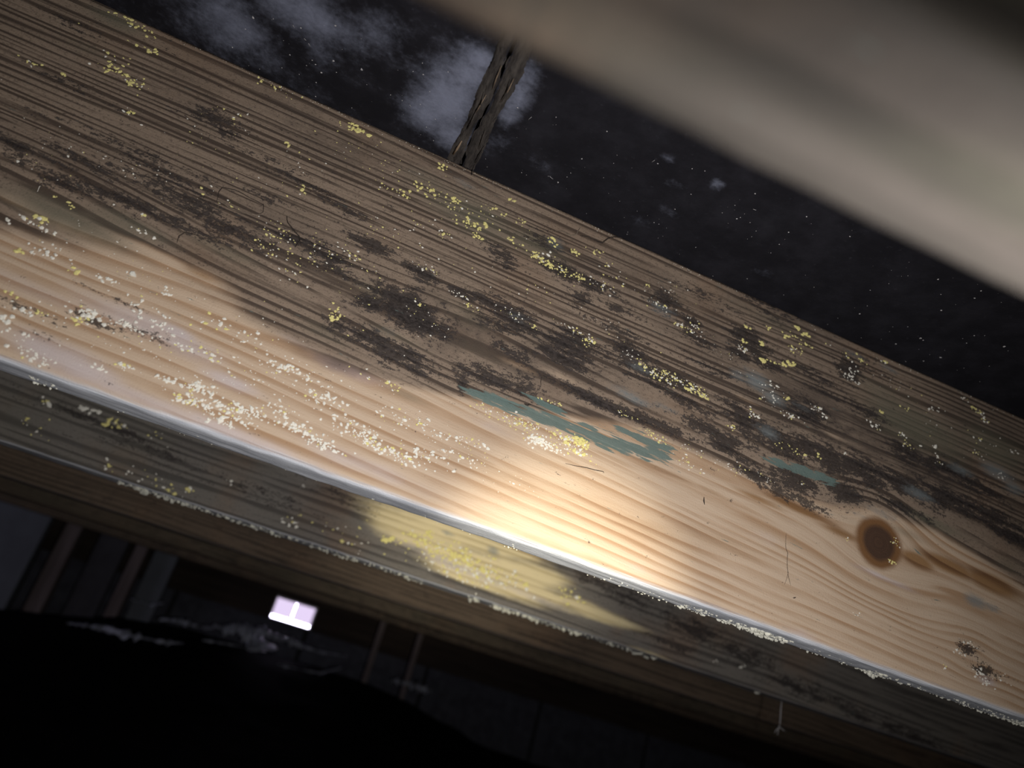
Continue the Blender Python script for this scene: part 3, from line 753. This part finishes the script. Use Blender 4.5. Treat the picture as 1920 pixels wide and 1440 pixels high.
def merge_specks(name, items, mat, parent, yf):
    V, F = [], []
    b = 0
    for (u, v, s_) in items:
        pv, pf = PROTO[int(rng.integers(10))]
        A = ring_axes(s_, rng.uniform(0.9, 1.7), rng.uniform(-0.7, 0.5))
        V.append(pv @ A.T + np.array([u, yf, v]))
        F += [tuple(k + b for k in q) for q in pf]
        b += len(pv)
    o = mesh_obj(name, np.concatenate(V), F, mat, parent, False)
    o['kind'] = 'stuff'
    return o


rest = specks[NBIG:]
merge_specks('yellow_mould_specks', [t[:3] for t in rest if t[3]], M_YEL, main, JD)
merge_specks('cream_mould_specks', [t[:3] for t in rest if not t[3]], M_WHT, main, JD)


# crumbs hanging along the lower arris of a joist
def crumbs(name, spans, parent, yb, zb, mat, depth):
    V, F = [], []
    b = 0
    for (xa, xb, cnt, sz) in spans:
        for i in range(cnt):
            u = rng.uniform(xa, xb)
            s_ = sz * float(np.clip(rng.lognormal(-0.1, 0.45), 0.4, 2.2))
            pv, pf = PROTO[int(rng.integers(10))]
            y = yb + rng.uniform(0, depth)
            st = rng.uniform(0.8, 2.0)
            # local -y (outwards) turned to point down
            q = np.stack([pv[:, 0], pv[:, 2] * 0.9, pv[:, 1] * st], 1) * s_
            V.append(q + np.array([u, y, zb]))
            F += [tuple(k + b for k in f) for f in pf]
            b += len(pv)
    o = mesh_obj(name, np.concatenate(V), F, mat, parent, False)
    o['kind'] = 'stuff'


def sx(px, yf):
    """where along a joist the lower edge passes photo column px"""
    lo, hi = -1.5, 2.5
    for _ in range(40):
        m = (lo + hi) / 2
        d = np.array([m, yf, ZJ]) - CAM
        if 960 + FPX * (d @ rt) / (d @ f_) < px:
            lo = m
        else:
            hi = m
    return lo


YB = JD + 0.030
crumbs('edge_crumbs', [(sx(a, YB), sx(b, YB), int(c_ * 1.7), s_ / 3300) for a, b, c_, s_ in
                       ((1270, 1330, 50, 3.2), (1350, 1470, 160, 4.0), (1395, 1425, 40, 5.5), (1500, 1600, 30, 2.6), (1610, 1670, 70, 3.6), (1625, 1650, 24, 5.0), (1690, 1790, 40, 3.0), (1795, 1880, 60, 2.8), (1880, 1925, 60, 3.6), (950, 975, 8, 2.6),
                        (1100, 1270, 24, 2.4), (60, 110, 16, 2.4), (200, 900, 40, 1.6))], main, JD + 0.016, ZJ + 0.0004, M_CRUMB, 0.021)
crumbs('edge_crumbs', [(sx(a, Y2), sx(b, Y2), c_, s_ / 1450) for a, b, c_, s_ in
                       ((215, 360, 80, 3.6), (360, 520, 120, 2.6), (520, 800, 160, 2.4), (880, 910, 12, 4), (930, 960, 16, 4.6), (950, 1100, 120, 3.0), (1090, 1240, 60, 2.8), (1225, 1240, 4, 5), (1435, 1442, 3, 4.5))], old, Y2 + 0.004, ZJ - 0.0005, M_CRUMB, 0.030)
C2 = [(850, 1040, 70, 16, 120, 6, .85), (890, 1060, 40, 14, 60, 6, .7), (800, 1015, 50, 10, 50, 6, .9), (730, 1010, 12, 6, 16, 7, .9), (940, 1085, 60, 14, 50, 6, .6), (1060, 1110, 16, 14, 14, 7, .9), (1085, 1125, 10, 6, 7, 8, .9), (840, 1070, 60, 10, 40, 5, .3),
      (85, 752, 8, 3, 5, 7, .8), (155, 766, 8, 3, 6, 8, 0), (180, 772, 8, 3, 4, 7, 0), (215, 795, 18, 6, 18, 6, .9), (60, 800, 16, 12, 14, 5, .8), (205, 872, 8, 8, 5, 6, .6), (280, 905, 30, 12, 24, 5, .6), (310, 922, 10, 5, 12, 7, .9), (430, 905, 8, 4, 4, 5, 0), (570, 910, 8, 4, 4, 5, 0),
      (540, 980, 16, 6, 14, 6, .3), (640, 1000, 60, 14, 24, 5, .4), (300, 820, 40, 8, 8, 5, .6), (350, 1000 - 80, 12, 6, 8, 6, .3), (1340, 1240, 12, 6, 4, 6, 0), (1390, 1250, 8, 4, 3, 6, 0)]
it_y, it_w = [], []
for (px, py, a, b, cnt, sz, ye) in C2:
    u, v = face_uv(px, py, Y2)
    for i in range(cnt):
        du, dv = rng.normal(0, 0.62, 2)
        k2 = K * 1.8
        s_ = sz * float(np.clip(rng.lognormal(-0.15, 0.4), 0.4, 2)) * 0.36 * k2
        vv = v + dv * b * k2 - 0.03 * du * a * k2
        if vv > ZJ + 0.002:
            (it_y if rng.random() < ye else it_w).append((u + du * a * k2, vv, s_))
merge_specks('yellow_mould_specks', it_y, M_YEL, old, Y2)
merge_specks('cream_mould_specks', it_w, M_WHT, old, Y2)

# cracks, lifted fibres and hairs on the lit joist
LINES = [('lifted_fibre', M_CRACK, .00035, [(406, 378), (410, 360), (418, 351), (440, 356), (468, 371), (494, 384), (493, 398), (483, 404)]),
         ('lifted_fibre', M_FILM, .00035, [(408, 374), (416, 378), (428, 388), (446, 396), (470, 402), (492, 402), (504, 408)]),
         ('lifted_fibre', M_CRACK, .0003, [(332, 455), (336, 442), (346, 436), (366, 440), (384, 449)]),
         ('bark_crack', M_CRACK, .0005, [(538, 405), (540, 418), (548, 428), (560, 442), (562, 452), (553, 464)]),
         ('bark_crack', M_FILM, .0005, [(1040, 432), (1056, 434), (1070, 442), (1080, 440), (1087, 428)]),
         ('bark_crack', M_CRACK, .0006, [(1088, 442), (1104, 444), (1116, 450), (1130, 455), (1140, 447), (1152, 444), (1168, 446)]),
         ('loose_hair', M_CRACK, .0002, [(1474, 1000), (1473, 1024), (1477, 1036), (1476, 1060), (1478, 1074), (1471, 1096)]),
         ('loose_hair', M_CRACK, .0002, [(1477, 1072), (1483, 1098)]),
         ('dark_splinter', M_CRACK, .0006, [(1320, 932), (1321, 946)]),
         ('dark_splinter', M_CRACK, .0007, [(983, 757), (990, 760), (996, 759)]),
         ('dark_splinter', M_CRACK, .0005, [(1487, 1121), (1492, 1120)]),
         ('resin_crack', M_CRACK, .0003, [(1060, 869), (1100, 877), (1130, 884), (1132, 887)]),
         ('loose_hair', M_WHT, .0002, [(70, 360), (74, 350), (76, 349)]),
         ('loose_hair', M_CRACK, .0003, [(1015, 707), (1014, 725)])]
for nm, mt, r_, pts in LINES:
    P3 = []
    for i, (px, py) in enumerate(pts):
        p = on_y(px, py, JD - r_ * 0.6)
        P3.append(tuple(p))
        if i + 1 < len(pts):
            q = on_y((px + pts[i + 1][0]) / 2 + rng.uniform(-1, 1), (py + pts[i + 1][1]) / 2 + rng.uniform(-1, 1), JD - r_ * 0.6)
            P3.append(tuple(q))
    tube(nm, P3, r_, mt, main, loc=P3[0])

# ------------------------------------------------------------------ the joint in the subfloor: fibrous ridge, splinter, dust specks


def ridge(xa, xb, hh, seed, y0=0.20, y1=0.5):
    r = np.random.default_rng(seed)
    ny, nx = 90, 9
    V = []
    for j in range(ny):
        y = y0 + (y1 - y0) * j / (ny - 1)
        for i in range(nx):
            t = i / (nx - 1)
            prof = math.sin(math.pi * t) ** 0.6
            x = xa + (xb - xa) * t + 0.0009 * math.sin(y * 47 + seed) + 0.0007 * math.sin(y * 310 + i * 2) + 0.0022 * (t - 0.5) * math.sin(y * 75 + seed * 2) + 0.0006 * (r.random() - 0.5)
            V.append((x, y, ZT + 0.0004 - hh * prof * (0.45 + 0.7 * r.random())))
    F = [(j * nx + i, (j + 1) * nx + i, (j + 1) * nx + i + 1, j * nx + i + 1) for j in range(ny - 1) for i in range(nx - 1)]
    return mesh_obj('seam_ridge', V, F, M_RIDGE, ceil)


ridge(XS - 0.0105, XS - 0.0006, 0.0022, 1)
ridge(XS + 0.0010, XS + 0.0120, 0.0016, 2)
tube('seam_splinter', [tuple(on_z(866, 264, ZT - 0.002)), tuple(on_z(858, 278, ZT - 0.003)), tuple(on_z(850, 290, ZT - 0.003))], 0.0011, M_SPLINT, ceil)
for k in range(9):
    y = 0.37 + 0.125 * rng.random()
    x = XS + rng.uniform(-0.011, 0.011)
    tube('seam_splinter', [(x, y, ZT - 0.0036), (x + rng.uniform(-.001, .001), y + 0.012, ZT - 0.0042), (x + rng.uniform(-.002, .002), y + 0.024, ZT - 0.0034)], 0.0004, M_SPLINT if k % 3 == 0 else M_RIDGE, ceil, 4)
V, F, b = [], [], 0
for i in range(260):
    px = rng.uniform(430, 1900)
    py = 60 + (px - 300) * 0.40 + rng.uniform(-150, 110)
    p = on_z(px, py, ZT)
    if not (0.15 < p[1] < JD - 0.003) or abs(p[0] - XS) < 0.015:
        continue
    s_ = float(np.clip(rng.lognormal(0.0, 0.5), 0.4, 3)) * 0.00042
    pv, pf = PROTO[int(rng.integers(10))]
    q = np.stack([pv[:, 0], pv[:, 2], pv[:, 1] * 0.6], 1) * s_
    V.append(q + p)
    F += [tuple(k + b for k in f) for f in pf]
    b += len(pv)
o = mesh_obj('dust_specks', np.concatenate(V), F, M_WEB, ceil, False)
o['kind'] = 'stuff'
for pts in ([(549, 47), (552, 52)], [(570, 72), (574, 76)], [(578, 81), (582, 87)], [(768, 196), (771, 201)], [(990, 225), (997, 219)], [(1030, 330), (1037, 336)], [(1222, 304), (1228, 300)], [(1412, 392), (1418, 394)]):
    tube('web_thread', [tuple(on_z(a, b_, ZT - 0.0012)) for a, b_ in pts], 0.00035, M_WEB, ceil, 4)

# ------------------------------------------------------------------ beyond the joists
YW = Y1
GX = np.linspace(X0 + 0.02, X1 - 0.02, 180)
GY = np.linspace(Y0 + 0.02, Y1 - 0.15, 150)
gx, gy = np.meshgrid(GX, GY)


def ground(x, y):
    far = smooth(y, 1.2, 2.45)
    z = ZC - 0.26 + far * (0.115 + 0.085 * np.exp(-((x - 0.07) / 0.55) ** 4))
    return z


gz = ground(gx, gy) + 0.006 * wob(gx, gy, 7, 71) + 0.005 * wob(gx, gy, 19, 72) + 0.0035 * np.abs(wob(gx, gy, 45, 73)) * 2
gv = np.stack([gx, gy, gz], -1).reshape(-1, 3)
nx = len(GX)
gf = [(j * nx + i, j * nx + i + 1, (j + 1) * nx + i + 1, (j + 1) * nx + i) for j in range(len(GY) - 1) for i in range(nx - 1)]
sh = mesh_obj('plastic_sheet', gv, gf, M_SHEET, loc=(0.3, 0.5, ZC - 0.26))
tag(sh, 'wrinkled black plastic ground sheet glinting below the bright vent', 'plastic sheet')


def gz_at(x, y):
    return float(ground(np.array([x]), np.array([y]))[0])


# pale film strips added to imitate daylight glints on the black sheet
def fold(pts, r_):
    """a pale creased strip laid on the ground sheet as a glint, traced where the sight lines meet the ground"""
    P3 = []
    n_ = 5
    for i in range((len(pts) - 1) * n_ + 1):
        k = min(i // n_, len(pts) - 2)
        t = (i - k * n_) / n_
        v = ray(pts[k][0] * (1 - t) + pts[k + 1][0] * t, pts[k][1] * (1 - t) + pts[k + 1][1] * t)
        y = 0.8
        while y < Y1 - 0.17 and ZC + v[2] / v[1] * y > gz_at(v[0] / v[1] * y, y) + 0.012:
            y += 0.01
        P3.append((v[0] / v[1] * y, y, ZC + v[2] / v[1] * y))
    V, F = [], []
    for i, p in enumerate(P3):
        e = 1 - 0.7 * abs(2 * i / (len(P3) - 1) - 1) ** 3
        w_ = r_ * e * rng.uniform(0.25, 1.1)
        y = p[1] + 0.3 * r_ * math.sin(i * 2.3)
        tl = rng.uniform(0.25, 0.8)
        V += [(p[0], y - w_, p[2] - tl * w_), (p[0], y, p[2]), (p[0], y + w_ * 0.5, p[2] + tl * 0.8 * w_), (p[0], y + w_, p[2] + 0.1 * w_)]
        if i:
            b = 4 * i
            F += [(b - 4 + q, b + q, b + q + 1, b - 3 + q) for q in range(3)]
    return mesh_obj('sheet_glint', V, F, M_GLINT, sh)


fold([(125, 1168), (160, 1172), (200, 1178), (240, 1190), (270, 1196), (310, 1204), (345, 1206)], 0.020)
fold([(300, 1160), (330, 1163), (352, 1168), (375, 1175), (400, 1178)], 0.020)
fold([(400, 1172), (425, 1180), (450, 1178), (470, 1190), (480, 1202), (505, 1212), (520, 1216)], 0.045)
fold([(420, 1176), (440, 1174), (460, 1176), (478, 1180)], 0.040)
fold([(470, 1180), (490, 1182), (510, 1190), (540, 1200), (570, 1212)], 0.028)
fold([(380, 1200), (420, 1206), (460, 1214), (500, 1222)], 0.010)
fold([(243, 1122), (262, 1127), (285, 1134), (308, 1131)], 0.010)  # pale strip added as the daylight glow at the small board's foot
fold([(540, 1205), (570, 1212), (600, 1222), (650, 1230)], 0.010)
fold([(520, 1245), (560, 1255), (600, 1262), (640, 1252)], 0.009)
fold([(735, 1275), (760, 1280), (785, 1287), (808, 1296)], 0.028)

vent = bpy.data.objects.new('foundation_vent', None)
COL.objects.link(vent)
vent.location = ((VX0 + VX1) / 2, Y1, VZ0)
tag(vent, 'small bright rectangular vent letting daylight through the far wall', 'vent')
t_ = 0.004
yv0, yv1 = Y1 + 0.004, Y1 + 0.03
box('frame_rail', VX0, VX1, yv0, yv1, VZ1 - t_, VZ1, M_FRAME, vent)
box('frame_rail', VX0, VX1, yv0, yv1, VZ0, VZ0 + t_, M_FRAME, vent)
box('frame_stile', VX0, VX0 + t_, yv0, yv1, VZ0 + t_, VZ1 - t_, M_FRAME, vent)
box('frame_stile', VX1 - t_, VX1, yv0, yv1, VZ0 + t_, VZ1 - t_, M_FRAME, vent)
xm = (VX0 + VX1) / 2
for a, b_ in ((VX0 + 0.004, xm - 0.001), (xm + 0.001, VX1 - 0.004)):
    box('louvre_pane', a, b_, Y1 + 0.012, Y1 + 0.014, VZ0 + 0.012, VZ1 - 0.004, M_PANE, vent)


def at_wall(px0, py_top, px1, py_bot, y):
    """x range and z range on the plane y for an upright seen between two photo columns"""
    a, b_ = on_y(px0, (py_top + py_bot) / 2, y), on_y(px1, (py_top + py_bot) / 2, y)
    return a[0], b_[0]


def upright(name, mat, px0, px1, pym, y, th, ztop, label, cat, group=None):
    a, b_ = on_y(px0, pym, y)[0], on_y(px1, pym, y)[0]
    z0 = -0.05
    o = box(name, a, b_, y, y + th, z0, ztop, mat, None, 0.003)
    return tag(o, label, cat, group)


upright('wall_panel', M_PANEL, -160, 72, 1020, Y1 - 0.10, 0.03, ZT, 'plain blue-grey board standing against the block wall', 'board')
upright('timber_post', M_POST, 76, 112, 1075, Y1 - 0.08, 0.05, ZT, 'pale timber post beside the blue-grey board', 'post', 'posts along the far wall')
upright('wall_panel', M_DULL, 160, 222, 1060, Y1 - 0.06, 0.03, ZT, 'dull dark board between two pale timber posts', 'board')
upright('timber_post', M_POST, 226, 252, 1085, Y1 - 0.075, 0.05, ZT, 'slim pale timber post beside the small grey board under daylight', 'post', 'posts along the far wall')
upright('wall_panel', M_PANEL, 262, 312, 1095, Y1 - 0.05, 0.03, ZT, 'small grey board by the slim post, daylight at its foot', 'board')
upright('steel_stake', M_POST, 702, 713, 1205, Y1 - 0.12, 0.012, ZJ + 0.02, 'thin pale upright stake beside the vent', 'stake', 'thin stakes near the vent')
upright('steel_stake', M_POST, 765, 775, 1255, Y1 - 0.14, 0.012, ZJ + 0.02, 'thin pale upright stake rising from a glint on the plastic sheet', 'stake', 'thin stakes near the vent')

# cobweb hanging from the second joist
wp = [on_y(px, py, Y2 + 0.02) for px, py in ((1466, 1312), (1464, 1330), (1463, 1350), (1461, 1366))]
web = tube('cobweb_strand', [tuple(p) for p in wp], 0.0007, M_WEB, None, 5, True, loc=tuple(wp[0]))
tag(web, 'dusty cobweb strand hanging from the grey mouldy joist', 'cobweb')
for q in ((1452, 1374), (1474, 1372), (1458, 1378)):
    tube('web_tuft', [tuple(on_y(1461, 1362, Y2 + 0.02)), tuple(on_y((1461 + q[0]) / 2, 1368, Y2 + 0.02)), tuple(on_y(*q, Y2 + 0.02))], 0.0006, M_WEB, web, 4)
